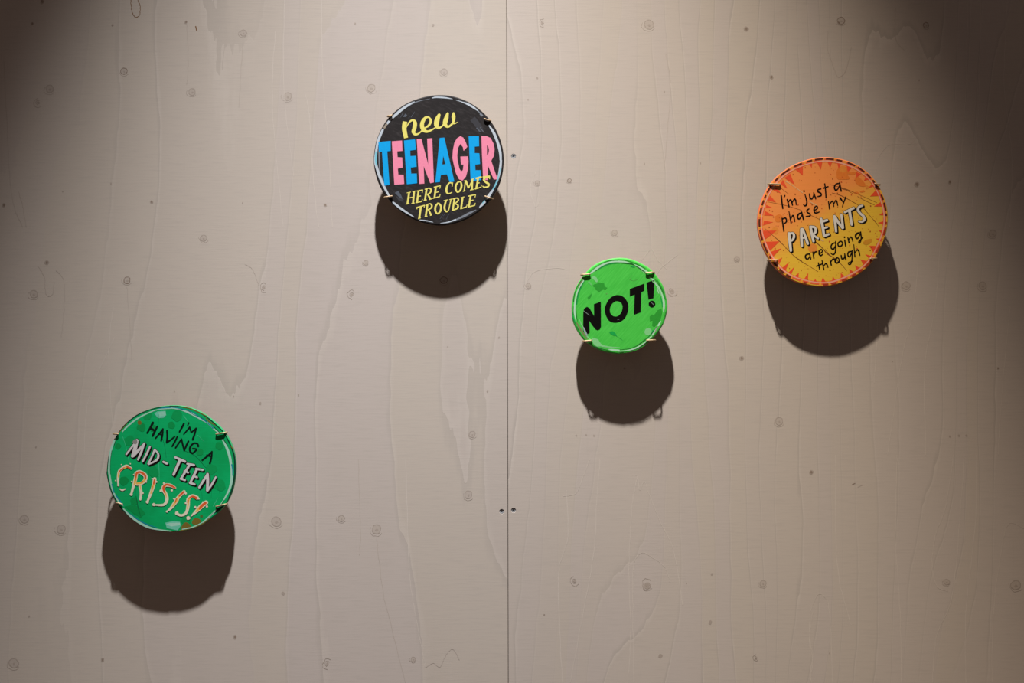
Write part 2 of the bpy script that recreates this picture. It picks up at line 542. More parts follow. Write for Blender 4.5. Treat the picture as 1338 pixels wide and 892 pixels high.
def panel(name, left, mat):
    bm = bmesh.new()
    ZT, ZB, T = 3.05, 0.0, 0.018
    g = 0.00042
    ch = 0.0010
    sgn = -1 if left else 1
    far = -2.45 if left else 2.45
    def edge(z, o):
        return seam_x(z) + sgn * (g + o)
    loop = [(far, ZB), (edge(ZB, ch), ZB), (edge(ZT, ch), ZT), (far, ZT)]
    holes = []
    for hx, hy in (HOLES_L if left else HOLES_R):
        holes.append([(wx(hx) + RH * math.cos(2 * math.pi * i / 24), wz(hy) + RH * math.sin(2 * math.pi * i / 24)) for i in range(24)])
    flat = [p for l in [loop] + holes for p in l]
    vs_ = [bm.verts.new((x, 0, z)) for x, z in flat]
    for tri in tessellate_polygon([[Vector((x, z, 0)) for x, z in l] for l in [loop] + holes]):
        bm.faces.new([vs_[i] for i in tri])
    # eased edge, sides and back
    e1 = [bm.verts.new((edge(z, 0), ch, z)) for z in (ZB, ZT)]
    e2 = [bm.verts.new((edge(z, 0), T, z)) for z in (ZB, ZT)]
    f2 = [bm.verts.new((far, T, z)) for z in (ZB, ZT)]
    bm.faces.new((vs_[1], vs_[2], e1[1], e1[0]))
    f = bm.faces.new((e1[0], e1[1], e2[1], e2[0]))
    f.material_index = 5
    bm.faces.new((e2[0], e2[1], f2[1], f2[0]))
    bm.faces.new((f2[0], f2[1], vs_[3], vs_[0]))
    bm.faces.new((vs_[0], vs_[1], e1[0], e2[0], f2[0]))
    bm.faces.new((vs_[3], vs_[2], e1[1], e2[1], f2[1]))
    # countersunk screw holes
    o = 4
    for h in holes:
        rim = vs_[o:o + 24]
        cx = sum(p[0] for p in h) / 24
        cz = sum(p[1] for p in h) / 24
        inner = [bm.verts.new((cx + (x - cx) * 0.86, 0.0016, cz + (z - cz) * 0.86)) for x, z in h]
        deep = [bm.verts.new((cx + (x - cx) * 0.86, 0.006, cz + (z - cz) * 0.86)) for x, z in h]
        for i in range(24):
            j = (i + 1) % 24
            bm.faces.new((rim[i], rim[j], inner[j], inner[i]))
            bm.faces.new((inner[i], inner[j], deep[j], deep[i]))
        bm.faces.new(deep)
        o += 24
    bmesh.ops.recalc_face_normals(bm, faces=bm.faces)
    # knots and veins of the veneer, a hair proud of the whitewash
    rng = random.Random(5 if left else 6)
    def ring_pts(px, py, r, jit, n=16, sq=1.0):
        ph = rng.uniform(0, 6.28)
        return [(px + r * math.cos(2 * math.pi * i / n) * (1 + jit * math.sin(2 * 2 * math.pi * i / n + ph) + rng.uniform(-jit, jit) * 0.5),
                 py + sq * r * math.sin(2 * math.pi * i / n) * (1 + rng.uniform(-jit, jit) * 0.5)) for i in range(n)]
    lay = [0]
    def V(px, py, d):
        return bm.verts.new((wx(px), -d - lay[0] * 6e-7, wz(py)))
    def put(verts, mi):
        f_ = bm.faces.new(verts)
        f_.normal_update()
        if f_.normal.y > 0:
            f_.normal_flip()
        f_.material_index = mi
    def disc(pts, mi, d):
        lay[0] += 1
        put([V(x, y, d) for x, y in pts], mi)
    def ribbon(pts, mi, d, closed=True):
        lay[0] += 1
        n = len(pts)
        A, B = [], []
        for i, (x, y, w_) in enumerate(pts):
            a = pts[i - 1] if (closed or i) else pts[i]
            b = pts[(i + 1) % n] if (closed or i < n - 1) else pts[i]
            tx, ty = b[0] - a[0], b[1] - a[1]
            l = math.hypot(tx, ty) or 1
            A.append(V(x - ty / l * w_ / 2, y + tx / l * w_ / 2, d))
            B.append(V(x + ty / l * w_ / 2, y - tx / l * w_ / 2, d))
        for i in range(n if closed else n - 1):
            j = (i + 1) % n
            put([A[i], A[j], B[j], B[i]], mi)
    for x, y, r, kd in KNOTS:
        if (x < 663) != left:
            continue
        if kd == 's':
            disc(ring_pts(x, y, r * 0.8, 0.25, 9, 1.3), 1, 0.00005)
        elif kd == 'd':
            disc(ring_pts(x, y, r, 0.2, 12, 1.15), 1, 0.00005)
            disc(ring_pts(x + 0.2, y - 0.2, r * 0.55, 0.25, 10, 1.2), 2, 0.0001)
        elif kd in 'rR':
            disc(ring_pts(x, y, r, 0.12), 4, 0.00005)
            ribbon([(a, b, rng.uniform(0.5, 1.3)) for a, b in ring_pts(x, y, r, 0.12, 20)], 2 if kd == 'R' else 1, 0.0001)
            disc(ring_pts(x + 0.3, y + r * 0.2, r * 0.3, 0.3, 9), 1, 0.0001)
            q = ring_pts(x, y, r * 1.5, 0.15, 22)
            ribbon([(a, b, rng.uniform(0.3, 0.6)) for a, b in q[2:13]], 1, 0.00008, False)
        else:
            for f_ in (0.45, 0.9):
                q = ring_pts(x, y, r * f_, 0.22, 20, 1.15)
                s0 = rng.randint(0, 6)
                ribbon([(a, b, rng.uniform(0.4, 1.0)) for a, b in q[s0:s0 + 13]], 1, 0.0001, False)
            disc(ring_pts(x, y, r * 0.3, 0.3, 8), 1, 0.00012)
    for s_, kd in VEINS:
        pts = P(s_)
        if (pts[0][0] < 663) != left:
            continue
        pts = [(a + rng.uniform(-0.5, 0.5), b, w_ * rng.uniform(0.75, 1.2)) for a, b, w_ in spline(pts, False, 9)]
        ribbon(pts, {'b': 6, 'l': 4, 'd': 2, 'p': 3}[kd], 0.00007, False)
    me = bpy.data.meshes.new(name)
    bm.to_mesh(me)
    bm.free()
    for m in (mat, knot_line, knot_dark, knot_pale, knot_core, raw_wood, knot_brown):
        me.materials.append(m)
    o_ = link_mesh(name, me)
    return o_


tag(panel('wall_left', True, plywood('whitewashed_plywood_calm', 3.1, 9.0, 9.0, 0.45, 1.0)),
    'pale whitewashed plywood wall panel left of the vertical seam', 'wall', kind='structure')
tag(panel('wall_right', False, plywood('whitewashed_plywood_ringed', 7.7, 27.0, 17.0, 0.62, 0.8)),
    'pale whitewashed plywood wall panel right of the vertical seam', 'wall', kind='structure')
bm = bmesh.new()
box(bm, wx(663) - 0.045, wx(663) + 0.045, 0.018, 0.07, 0.0, 3.05)
tag(finish('trim_1', bm, flat_mat('batten_wood', (150, 120, 92))), 'wooden batten behind the seam between the wall panels', 'batten', kind='structure')
bm = bmesh.new()
box(bm, -2.45, 2.45, -3.6, 0.07, -0.03, 0.0)
fk = NT('oiled_floor_boards', 0.5, 0.3)
fco = fk.coord()
fk.base(fk.mix(fk.noise(fk.mapping(fco, (30, 1.5, 1)), 2.0, 3), lin((92, 70, 54)), lin((118, 92, 72))))
tag(finish('floor', bm, fk.m), 'brown floor below the plywood wall', 'floor', kind='structure')

# ------------------------------------------------------------------ screws
zinc = NT('dull_zinc', 0.42, 0.5)
zinc.b.inputs['Metallic'].default_value = 0.2
zinc.base(zinc.mix(zinc.noise(zinc.coord(), 900, 2), (0.24, 0.25, 0.26), (0.42, 0.44, 0.46)))
recess_m = flat_mat('recess_dark', (30, 30, 30))
def screw(px, py, rot, label, r=2.8, depth=0.0008):
    bm = bmesh.new()
    R = r * S
    a, b = R * 0.16, R * 0.58
    cross = [(a, a), (a, b), (-a, b), (-a, a), (-b, a), (-b, -a), (-a, -a), (-a, -b), (a, -b), (a, -a), (b, -a), (b, a)]
    c, s_ = math.cos(rot), math.sin(rot)
    cross = [(x * c - y * s_, x * s_ + y * c) for x, y in cross]
    outer = [(R * math.cos(2 * math.pi * i / 28), R * math.sin(2 * math.pi * i / 28)) for i in range(28)]
    def dome(x, y):
        return depth + 0.0006 * (1 - (x * x + y * y) / R / R)
    flat = outer + cross
    vs_ = [bm.verts.new((x, dome(x, y), y)) for x, y in flat]
    for tri in tessellate_polygon([[Vector((x, y, 0)) for x, y in outer], [Vector((x, y, 0)) for x, y in cross]]):
        bm.faces.new([vs_[i] for i in tri])
    bot = [bm.verts.new((x * 0.7, depth + 0.002, y * 0.7)) for x, y in cross]
    cv = vs_[28:]
    for i in range(12):
        f = bm.faces.new((cv[i], cv[(i + 1) % 12], bot[(i + 1) % 12], bot[i]))
        f.material_index = 1
    f = bm.faces.new(bot)
    f.material_index = 1
    rim = [bm.verts.new((x * 0.6, depth + 0.0035, y * 0.6)) for x, y in outer]
    shank = [bm.verts.new((x * 0.45, 0.0059, y * 0.45)) for x, y in outer]
    for i in range(28):
        j = (i + 1) % 28
        bm.faces.new((vs_[i], vs_[j], rim[j], rim[i]))
        bm.faces.new((rim[i], rim[j], shank[j], shank[i]))
    bm.faces.new(shank)
    o = finish('screw', bm, [zinc.m, recess_m])
    o.location = (wx(px), 0, wz(py))
    return tag(o, label, 'screw', 'screws along the panel seam')


screw(671, 204, 0.3, 'upper silver screw just right of the seam, beside the black badge', depth=0.0001)
screw(655.5, 668, 0.6, 'lower dark screw just left of the seam, low on the wall', depth=0.0007)
screw(671, 666.5, 0.15, 'lower dark screw just right of the seam, low on the wall', depth=0.0007)

# ------------------------------------------------------------------ badges
brass = NT('brass_wire', 0.45, 0.5)
brass.b.inputs['Metallic'].default_value = 0.25
brass.base(brass.mix(brass.noise(brass.coord(), 500, 2), lin((150, 122, 88)), lin((194, 170, 134))))
mount_m = flat_mat('mount_wood', (150, 126, 100))
TH = 0.009          # board thickness


class Badge:
    def __init__(self, name, outline, h, label, board_mat, side_mat, rim=1.4, hooks=(), round_=0.13):
        pts = P(outline) if isinstance(outline, str) else outline
        self.cx = (min(p[0] for p in pts) + max(p[0] for p in pts)) / 2
        self.cy = (min(p[1] for p in pts) + max(p[1] for p in pts)) / 2
        pts = sorted(pts, key=lambda p: math.atan2(p[1] - self.cy, p[0] - self.cx))
        # average points that sit closer than a degree or two
        out = [pts[0]]
        for p in pts[1:]:
            if math.hypot(p[0] - out[-1][0], p[1] - out[-1][1]) > 3.5:
                out.append(p)
        if math.hypot(out[0][0] - out[-1][0], out[0][1] - out[-1][1]) < 3.5:
            out.pop()
        # polar smoothing
        N = 144
        dense = spline(out, True, 24)
        pol = sorted((math.atan2(p[1] - self.cy, p[0] - self.cx), math.hypot(p[0] - self.cx, p[1] - self.cy)) for p in dense)
        rad = []
        for i in range(N):
            a = -math.pi + 2 * math.pi * i / N
            wsum = rs = 0
            for pa, pr in pol:
                d = (pa - a + math.pi) % (2 * math.pi) - math.pi
                if abs(d) < 3 * round_:
                    g_ = math.exp(-(d / round_) ** 2)
                    wsum += g_
                    rs += g_ * pr
            rad.append(rs / wsum)
        self.rad, self.N = rad, N
        self.h = h
        self.front = h + TH
        self.f = (DIST - self.front) / DIST
        self.e = bpy.data.objects.new(name, None)
        col.objects.link(self.e)
        self.e.empty_display_size = 0.05
        self.e.location = (wx(669 + (self.cx - 669) * self.f), 0, wz(446 + (self.cy - 446) * self.f))
        tag(self.e, label, 'badge', 'hand-painted round badges on the plywood wall')
        # board: rounded front edge
        bm = bmesh.new()
        prof = [(rim, 0.0, 0), (rim * 0.45, 0.00035, 0), (rim * 0.12, 0.0011, 1), (0.0, 0.0024, 1), (0.0, TH - 0.0008, 1), (0.6, TH, 1)]
        rings = []
        for inset, dep, _ in prof:
            ring = []
            for i in range(N):
                x, y = self.edge(i, -inset)
                X, Z = self.loc(x, y)
                ring.append(bm.verts.new((X, -self.front + dep, Z)))
            rings.append(ring)
        bm.faces.new(rings[0])
        for r_ in range(len(rings) - 1):
            for i in range(N):
                j = (i + 1) % N
                f = bm.faces.new((rings[r_][i], rings[r_][j], rings[r_ + 1][j], rings[r_ + 1][i]))
                f.smooth = True
                f.material_index = prof[r_ + 1][2]
        f = bm.faces.new(rings[-1][::-1])
        f.material_index = 2
        bmesh.ops.recalc_face_normals(bm, faces=bm.faces)
        me = bpy.data.meshes.new('board')
        bm.to_mesh(me)
        bm.free()
        for m in (board_mat, side_mat, mount_m):
            me.materials.append(m)
        self.board = link_mesh('board', me, self.e)
        # block that carries the board off the wall
        bm = bmesh.new()
        box(bm, -0.03, 0.03, -self.h, 0.0, 0.0, 0.045)
        bmesh.ops.bevel(bm, geom=bm.edges[:], offset=0.002, segments=2, affect='EDGES')
        finish('mounting_block', bm, mount_m, self.e)
        for s_ in hooks:
            self.hook(s_)

    def loc(self, x, y):
        return ((x - self.cx) * S * self.f, -(y - self.cy) * S * self.f)

    def edge(self, i, off=0.0):
        a = -math.pi + 2 * math.pi * i / self.N
        r = self.rad[i % self.N] + off
        return (self.cx + r * math.cos(a), self.cy + r * math.sin(a))

    def hook(self, s_):
        """wire hook: inner tip on the face, outer bend past the rim, back leg behind the board"""
        (xi, yi, _), (xo, yo, _) = P(s_)
        Xi, Zi = self.loc(xi, yi)
        Xo, Zo = self.loc(xo, yo)
        R = 0.00155
        yf = -self.front - 0.0026
        yb = -self.h + 0.0022
        side = 1 if Xo > Xi else -1
        pts = []
        pts.append((Xi, yf + 0.0009, Zi))
        pts.append((Xi + (Xo - Xi) * 0.12, yf, Zi + (Zo - Zi) * 0.12))
        bx = Xo - side * R
        rr = min(abs(bx - Xi) * 0.6, 0.0055)
        x0 = bx - side * rr
        for t in (0.4, 0.75, 1.0):
            pts.append((Xi + (x0 - Xi) * t, yf, Zi + (Zo - Zi) * t * 0.8))
        ym = (yf + yb) / 2
        hy = (yb - yf) / 2
        for kq in range(1, 10):
            a = math.pi * kq / 10
            pts.append((x0 + side * rr * math.sin(a), ym - hy * math.cos(a), Zi + (Zo - Zi) * (0.8 + 0.2 * math.sin(a))))
        # back leg: goes in behind the board to the block
        for t in (0.0, 0.3, 0.7, 1.0):
            tx = 0.022 * (1 if Xi > 0 else -1)
            tz = 0.034 if Zi > 0 else 0.010
            pts.append((x0 + (tx - x0) * t, yb, Zi + (tz - Zi) * t))
        pts = [tuple(p) for p in spline(pts, False, 4)]
        bm = bmesh.new()
        tube(bm, pts, R, 10)
        finish('wire_hook', bm, brass.m, self.e, True)


def board_mat(name, builder, rough=0.6, spec=0.18):
    k = NT(name, rough, spec)
    builder(k, k.coord())
    return k.m


BLACK = paint((12, 10, 8))
NEARBLACK = paint((20, 17, 17))
WHITE = paint((222, 218, 210))

# ---- black badge ------------------------------------------------------------
def bk(k, co):
    n1 = k.noise(k.mapping(k.mapping(co, rot=(0, -0.5, 0)), (60, 1, 220)), 1.0, 4, 0.65)
    n2 = k.noise(co, 18, 3)
    c = k.mix(k.ramp(n1, 0.45, 0.8), lin((38, 35, 35)), lin((62, 58, 58)))
    c = k.mix(k.math('MULTIPLY', k.ramp(n2, 0.45, 0.75), 0.5), c, lin((46, 42, 42)))
    k.base(c)
    k.bump(n1, 0.25, 0.0005)
B1 = Badge('painted_badge',
 'a 30,892 60,650 120,500 200,360 300,260 450,150 600,90 750,50 892,38 b 200,50 400,120 530,200 660,320 760,460 830,620 865,750 875,892 '
 'c 35,100 70,270 120,400 200,520 300,630 420,730 560,810 720,860 892,885 d 870,60 850,250 800,400 720,530 600,660 470,760 300,840 120,880',
 0.045, 'black round badge reading new TEENAGER HERE COMES TROUBLE beside the seam',
 board_mat('chalky_black_paint', bk), flat_mat('black_edge', (22, 19, 18), 0.5, 0.3), 1.6,
 ('a 272,305 198,312', 'b 620,352 716,372', 'c 275,508 158,522', 'd 628,510 742,540'))
D1 = Flat(B1)
HL = paint((186, 196, 204)); HLg = paint((120, 126, 134)); TEAL = paint((120, 188, 204)); TAN = paint((150, 140, 125))
for s_ in ('a 275,335,26 330,285,34 400,225,34 490,165,26 560,128,8', 'a 262,345,26 205,412,28', 'a 150,490,28 110,580,32 82,660,28 62,800,32 c 55,60,34 76,150,34 120,280,34 175,400,30 238,515,22',
           'c 285,588,20 330,625,28 380,665,28 470,725,22 550,775,8', 'c 630,815,8 720,826,14 800,845,5', 'd 55,857,5 150,845,14 250,812,18',
           'd 560,650,10 590,622,30 632,575,30', 'd 650,540,30 690,490,36 738,420,20', 'd 780,340,18 808,250,26 828,150,32 838,50,28 b 835,880,28 828,780,34 790,640,34 740,520,32 680,430,14',
           'b 545,250,8 480,200,26 400,155,24 330,130,10', 'b 330,128,10 250,104,5', 'b 210,92,5 120,76,18 0,70,18 a 790,80,10'):
    D1.stroke(s_, HL, 2)
for s_ in ('a 490,175,16 560,140,14 650,112,8 760,90,4', 'a 150,510,16 105,640,14 c 105,80,18 110,180,10', 'd 250,815,14 350,770,28 440,722,26 515,686,8', 'b 545,250,10 600,310,24 570,290,16', 'c 130,250,12 180,370,12'):
    D1.stroke(s_, HLg, 1)
D1.stroke('a 198,420,26 172,462,26', TAN, 3)
for s_ in ('a 64,780,22 c 58,40,24 66,110,12', 'd 800,270,18 775,345,22 735,420,16', 'd 640,545,14 600,600,12', 'd 832,140,10 800,290,14'):
    D1.stroke(s_, TEAL, 3)
GREY = paint((84, 90, 100)); DG = paint((58, 58, 62))
D1.poly('c 305,465 350,438 385,490 412,552 372,530', GREY, 1)
D1.poly('c 310,500 372,530 428,550 400,582 350,560', DG, 1)
D1.poly('b 440,370 500,320 540,370 590,440 620,520 560,520 500,440', DG, 1)
D1.poly('b 515,470 535,462 580,520 560,520', GREY, 2)
D1.stroke('b 570,460,4 620,530,4', HLg, 2)
for s_ in ('a 380,330,5 412,272,7', 'a 488,340,7 496,312,7', 'a 515,330,5 545,285,7 562,255,3', 'd 48,805,4 82,750,6', 'd 130,806,4 160,745,7', 'd 90,765,4 110,745,5', 'c 808,165,5 826,200,5', 'd 38,832,4 70,815,4'):
    D1.stroke(s_, GREY, 1)
D1.poly('a 408,325 445,280 465,305 450,325', GREY, 1)
D1.onto_board()
YEL = paint((226, 216, 112)); CYAN = paint((0, 160, 226)); PINK = paint((235, 138, 165))
L = Flat(B1)
for s_, cp in (('a 438,384,58 428,480,58 452,597,52', False), ('a 450,470,8 495,392,20 540,366,28 566,400,52 560,470,52 546,515,46 566,548,32 605,545,22 640,518,16 668,490,14', True),
           ('a 690,470,16 745,435,28 772,375,30 745,330,22 705,335,34 668,385,48 658,440,52 678,492,52 725,514,32 785,492,20 850,452,14', True),
           ('a 862,305,30', True), ('b 38,298,36 12,360,62 2,430,58 28,466,30 75,445,20 115,385,14', True),
           ('b 148,280,30 128,350,58 114,415,54 148,452,30 190,430,24 222,385,30 224,320,50 224,275,24', True), ('b 200,412,14 240,410,15 272,394,9', True)):
    if s_ != 'a 862,305,30':
        L.stroke(s_, YEL, 4, cap=cp)
tag(L.build('lettering', B1.e), 'yellow script word new')
L = Flat(B1)
L.poly('a 92,650 252,635 252,765 208,770 c 238,362 170,372 a 140,775 100,775', CYAN, 4)
L.poly('a 425,630 568,615 580,750 505,760 508,832 582,828 c 588,128 512,138 518,216 590,214 595,340 462,354', CYAN, 4)
L.poly('b 45,597 105,592 d 235,318 175,328 138,225 60,232 45,325 -11,330', CYAN, 4, ['b 90,830 d 120,95 78,98'])
L.poly('b 420,575 552,572 555,705 498,710 498,792 558,795 d 568,92 505,100 508,172 572,172 580,300 446,312', CYAN, 4)
tag(L.build('lettering', B1.e), 'blue block letters of TEENAGER')
L = Flat(B1)
L.poly('a 267,640 400,630 405,765 338,770 342,845 402,850 c 408,138 345,152 352,228 420,230 428,350 300,362', PINK, 4)
L.poly('a 590,612 650,608 c 738,95 a 725,605 790,600 c 812,330 765,340 680,120 688,345 622,350', PINK, 4)
L.poly('b 403,712 355,765 345,715 312,675 286,720 272,820 d 276,40 300,150 322,188 345,170 354,100 320,97 b 313,838 412,835 d 418,60 410,160 385,255 340,307 295,290 255,210 230,110 b 210,860 215,760 235,660 270,600 312,573 350,592 382,650', PINK, 4)
L.poly('b 585,570 650,572 705,598 742,670 756,740 748,830 d 712,50 795,290 745,292 672,118 668,250 664,300 608,300 b 592,800', PINK, 4, ['b 657,690 675,715 683,755 676,800 657,815'])
tag(L.build('lettering', B1.e), 'pink block letters of TEENAGER')
L = Flat(B1)
def ser(s_):
    for q in s_.split(';'):
        L.stroke(q, YEL, 6, smooth=q.count(',') > 5, cap=False, wmul=0.86)
ser('c 492,460,27 470,608,27;c 556,446,27 542,600,27;c 484,532,16 550,520,16;c 462,466,11 514,454,11;c 450,612,13 495,602,13;c 534,452,11 580,440,11;c 520,606,13 562,596,13')
ser('c 614,436,27 594,590,27;c 588,443,15 668,427,15;c 668,424,11 660,466,11;c 606,512,14 645,504,14;c 574,595,15 655,576,15;c 654,582,10 664,545,10')
ser('c 718,414,27 696,560,27;c 694,420,14 752,405,18 776,430,26 760,468,20 715,486,13;c 732,482,24 770,550,26;c 680,564,12 720,555,12;c 754,552,12 786,542,12')
ser('c 838,385,27 820,530,27;c 812,392,15 897,372,15;c 897,370,11 888,410,11;c 830,462,14 876,450,14;c 794,537,15 887,513,15;c 886,518,10 894,480,10')
ser('d 205,365,12 200,338,16 165,340,20 136,395,30 134,450,30 160,476,20 206,456,12;d 214,328,11 206,384,11')
ser('d 290,320,22 258,360,26 252,415,28 275,456,22 312,430,26 328,375,28 318,326,22 290,320,22')
ser('d 378,310,18 362,440,18;d 382,306,28 420,405,28;d 420,405,16 472,288,16;d 468,290,28 462,425,28;d 345,446,13 378,438,13;d 438,430,13 484,420,13;d 358,312,12 392,304,12;d 455,292,12 488,284,12')
ser('d 542,278,27 518,412,27;d 512,280,24 588,258,24;d 530,342,14 562,334,14;d 500,416,16 580,392,16;d 578,398,11 587,360,11')
ser('d 690,262,22 640,266,30 616,296,28 645,328,30 680,352,30 668,385,26 622,392,20 600,376,12;d 602,262,26 692,250,26;d 693,245,12 690,288,12')
tag(L.build('lettering', B1.e, 0.00045), 'yellow slanted serif words HERE COMES')
L = Flat(B1)
ser('c 588,656,18 694,626,18;c 645,640,29 622,795,29;c 588,648,11 594,676,11;c 692,622,11 686,656,11;c 608,800,13 642,788,13')
ser('c 728,622,27 706,770,27;c 704,630,14 760,606,18 786,632,26 768,668,20 725,684,13;c 742,680,24 776,755,26;c 692,776,12 728,766,12;c 762,760,12 788,750,12')
ser('c 870,595,22 834,640,28 832,700,28 860,735,22 896,700,28 904,640,28 870,595,22')
ser('d 128,560,26 106,655,28 128,706,24 158,690,16 176,620,15 192,548,15;d 96,568,12 148,554,12;d 168,554,12 206,543,12')
ser('d 236,540,25 214,690,25;d 212,546,13 270,532,18 286,562,24 240,606,13;d 240,606,13 280,622,24 272,664,26 200,696,14')
ser('d 342,520,27 322,668,27;d 318,528,12 364,516,12;d 312,672,18 392,646,18;d 390,652,11 400,618,11')
ser('d 446,500,27 422,646,27;d 414,508,16 512,486,16;d 510,486,11 502,524,11;d 440,568,14 482,558,14;d 410,650,16 500,626,16;d 498,632,11 506,596,11')
tag(L.build('lettering', B1.e, 0.00045), 'yellow slanted serif word TROUBLE')

# ---- bright green badge -----------------------------------------------------
def gn(k, co):
    n1 = k.noise(k.mapping(k.mapping(co, rot=(0, 0.85, 0)), (30, 1, 420)), 1.0, 3, 0.6)
    n2 = k.noise(co, 22, 3)
    c = k.mix(k.ramp(n1, 0.3, 0.75), lin((66, 192, 66)), lin((82, 208, 80)))
    c = k.mix(k.math('MULTIPLY', k.ramp(n2, 0.5, 0.75), 0.5), c, lin((62, 186, 66)))
    k.base(c)
    k.bump(n1, 0.22, 0.0005)
B3 = Badge('painted_badge',
 'e 30,892 70,650 150,470 290,280 420,160 600,70 750,35 892,22 f 200,40 350,95 500,170 620,265 720,390 810,540 850,700 885,880 '
 'h 875,50 860,180 820,320 770,410 680,540 580,640 450,740 300,820 150,862 0,880 g 30,100 45,280 100,420 200,580 300,680 420,760 560,825 720,865',
 0.0415, 'small bright green round badge reading NOT! in black, right of the seam',
 board_mat('bright_green_paint', gn), flat_mat('green_edge', (80, 196, 80), 0.5, 0.3), 2.6,
 ('e 358,318 182,328', 'f 486,298 660,282', 'g 392,640 216,652', 'h 498,640 678,634'), 0.08)
D3 = Flat(B3)
G1 = paint((44, 156, 48)); G2 = paint((128, 206, 134)); G3 = paint((176, 220, 188)); G4 = paint((28, 96, 42)); G5 = paint((20, 166, 72)); G6 = paint((124, 128, 84)); G7 = paint((98, 196, 104))
for s_ in ('e 400,525 440,490 480,490 500,460 560,472 610,480 620,540 668,560 640,598 590,590 560,605 500,648 490,610 450,590 440,550', 'e 310,735 345,700 385,662 378,715 330,785',
           'h 775,70 700,98 655,165 630,188 600,172 558,215 565,298 612,278 605,370 640,402 700,345 745,290 785,150'):
    D3.poly(s_, G1, 1)
D3.poly('e 375,375 430,345 480,385 497,440 475,468 430,425', G2, 1)
D3.poly('e 310,455 350,445 398,500 382,525', G7, 1)
D3.blob('h 530,482', 64, G2, 2, jit=0.08)
D3.poly('g 385,585 500,618 545,690 600,745 480,752 415,700', G2, 2)
D3.poly('g 698,488 760,472 812,508 838,562 770,552 720,522', G5, 1)
D3.stroke('g 800,545,6 h 10,590,5 75,638,3', G5, 1)
for s_ in ('f 200,410,7 225,370,5 250,330,2', 'f 205,415,4 280,435,3 340,405,4 375,400,3', 'e 640,665,6 665,660,12 650,675,6'):
    D3.stroke(s_, paint((96, 176, 84)), 1)
# painted ring: teal shade, dark lines, pale highlight
for s_ in ('e 250,440,16 180,580,24 140,700,28 118,850,20', 'f 200,165,6 260,185,24 300,190,4', 'f 755,720,14 785,840,24 h 790,30,20', 'h 620,460,22 560,550,12 480,640,8', 'g 50,140,12 60,240,22 110,360,14', 'e 892,120,6 700,135,14 560,195,16 460,255,6'):
    D3.stroke(s_, G5, 1)
for s_ in ('e 892,115,5 700,128,8 560,185,9 455,262,6', 'e 258,415,8 200,520,9 140,660,8 112,830,8 g 105,40,6 118,220,12 135,310,5', 'e 60,800,16 75,680,12 130,530,8 200,420,8 g', 'g 58,30,8 55,180,10',
           'f 0,112,8 110,125,10 230,130,26 290,160,8 400,225,14 480,285,10', 'f 660,410,6 740,530,9 815,680,8', 'h 680,400,10 640,470,14 540,575,8 440,655,16 330,735,10 200,785,8 0,808,5',
           'g 120,390,10 180,510,14 240,600,8', 'g 430,745,10 560,790,14 690,815,6', 'h 560,615,6 520,650,10'):
    if s_.endswith(' g'):
        s_ = s_[:-2]
    D3.stroke(s_, G4, 2)
for s_ in ('e 892,56,10 700,75,14 560,132,14 430,222,14 330,302,8', 'f 0,55,10 150,72,12 340,140,14 480,215,14', 'f 700,430,16 790,590,22 840,760,20', 'h 850,130,18 800,330,20', 'g 90,380,14 210,570,22', 'h 480,720,14 300,815,16 100,855,12', 'g 420,735,10 600,812,10 880,862,8'):
    D3.stroke(s_, G1, 1)
for s_ in ('e 892,88,22 750,95,28 600,140,32 480,210,38 355,308,24', 'e 245,425,18 160,560,20 115,680,22 90,800,26 g 80,40,30 80,150,28 104,290,10',
           'f 0,88,30 120,95,24 212,118,5', 'f 285,142,8 390,195,24 520,280,24', 'f 555,372,20 620,420,26 640,455,26', 'f 660,470,32 720,560,34 780,690,32 812,800,36 h 815,60,32 808,135,10',
           'h 755,300,22 718,372,30', 'h 700,400,22 612,540,26', 'h 590,570,24 560,600,20 480,672,18 380,742,20 280,790,24 150,820,16 0,832,16 g 860,825,16', 'g 690,800,10 760,808,30 880,815,20', 'f 700,590,12 725,660,14'):
    D3.stroke(s_, G3, 3)
D3.stroke('f 415,255,8 480,300,16', G2, 3)
D3.stroke('f 650,440,10 740,600,12 790,760,10', G2, 4)
for s_ in ('g 160,250,10 200,350,16 232,400,20', 'g 300,560,26 360,625,20 450,690,8', 'g 400,640,40 540,720,46 640,750,28 760,762,18 892,768,8'):
    D3.stroke(s_, G2, 3)
D3.stroke('g 112,310,10 150,380,30 210,480,34 300,610,20', G6, 3)
D3.stroke('h 700,400,20 660,480,18', paint((148, 164, 130)), 4)
D3.stroke('e 235,405,12 180,480,16 140,560,8', paint((132, 134, 96)), 2)
D3.onto_board()
L = Flat(B3)
L.poly('g 233,140 248,72 300,36 345,58 382,120 428,200 e 425,855 550,806 g 553,200 553,385 532,440 490,456 452,438 400,372 343,285 350,498 322,518 290,530 232,470', BLACK, 6)
L.poly('n 412,353 460,362 495,400 506,445 495,500 465,545 415,566 365,558 335,520 322,470 332,425 365,375', BLACK, 6,
       ['n 418,398 447,410 460,440 452,485 425,515 395,518 370,500 362,465 372,430 395,405'], smooth=True)
L.poly('f 203,582 466,483 462,610 412,635 h 399,132 279,178 f 290,680 203,714', BLACK, 6)
L.poly('f 503,470 605,430 645,425 630,742 538,770', BLACK, 6)
L.dot(736 + 689 * 150 / 892, 326 + 422 * 150 / 892, 4.4, BLACK, 6, n=20)
SCR = paint((122, 138, 130))
L.stroke('g 245,112,10 345,188,8', SCR, 7)
L.stroke('f 578,812,8 632,862,10', SCR, 7)
L.stroke('g 850,270,6 875,262,6', SCR, 7)
L.stroke('g 238,400,10 262,470,32 300,545,26', paint((150, 172, 170)), 7)
L.stroke('f 600,432,6 640,472,20', G2, 7)
tag(L.build('lettering', B3.e), 'black slanted capitals NOT!')

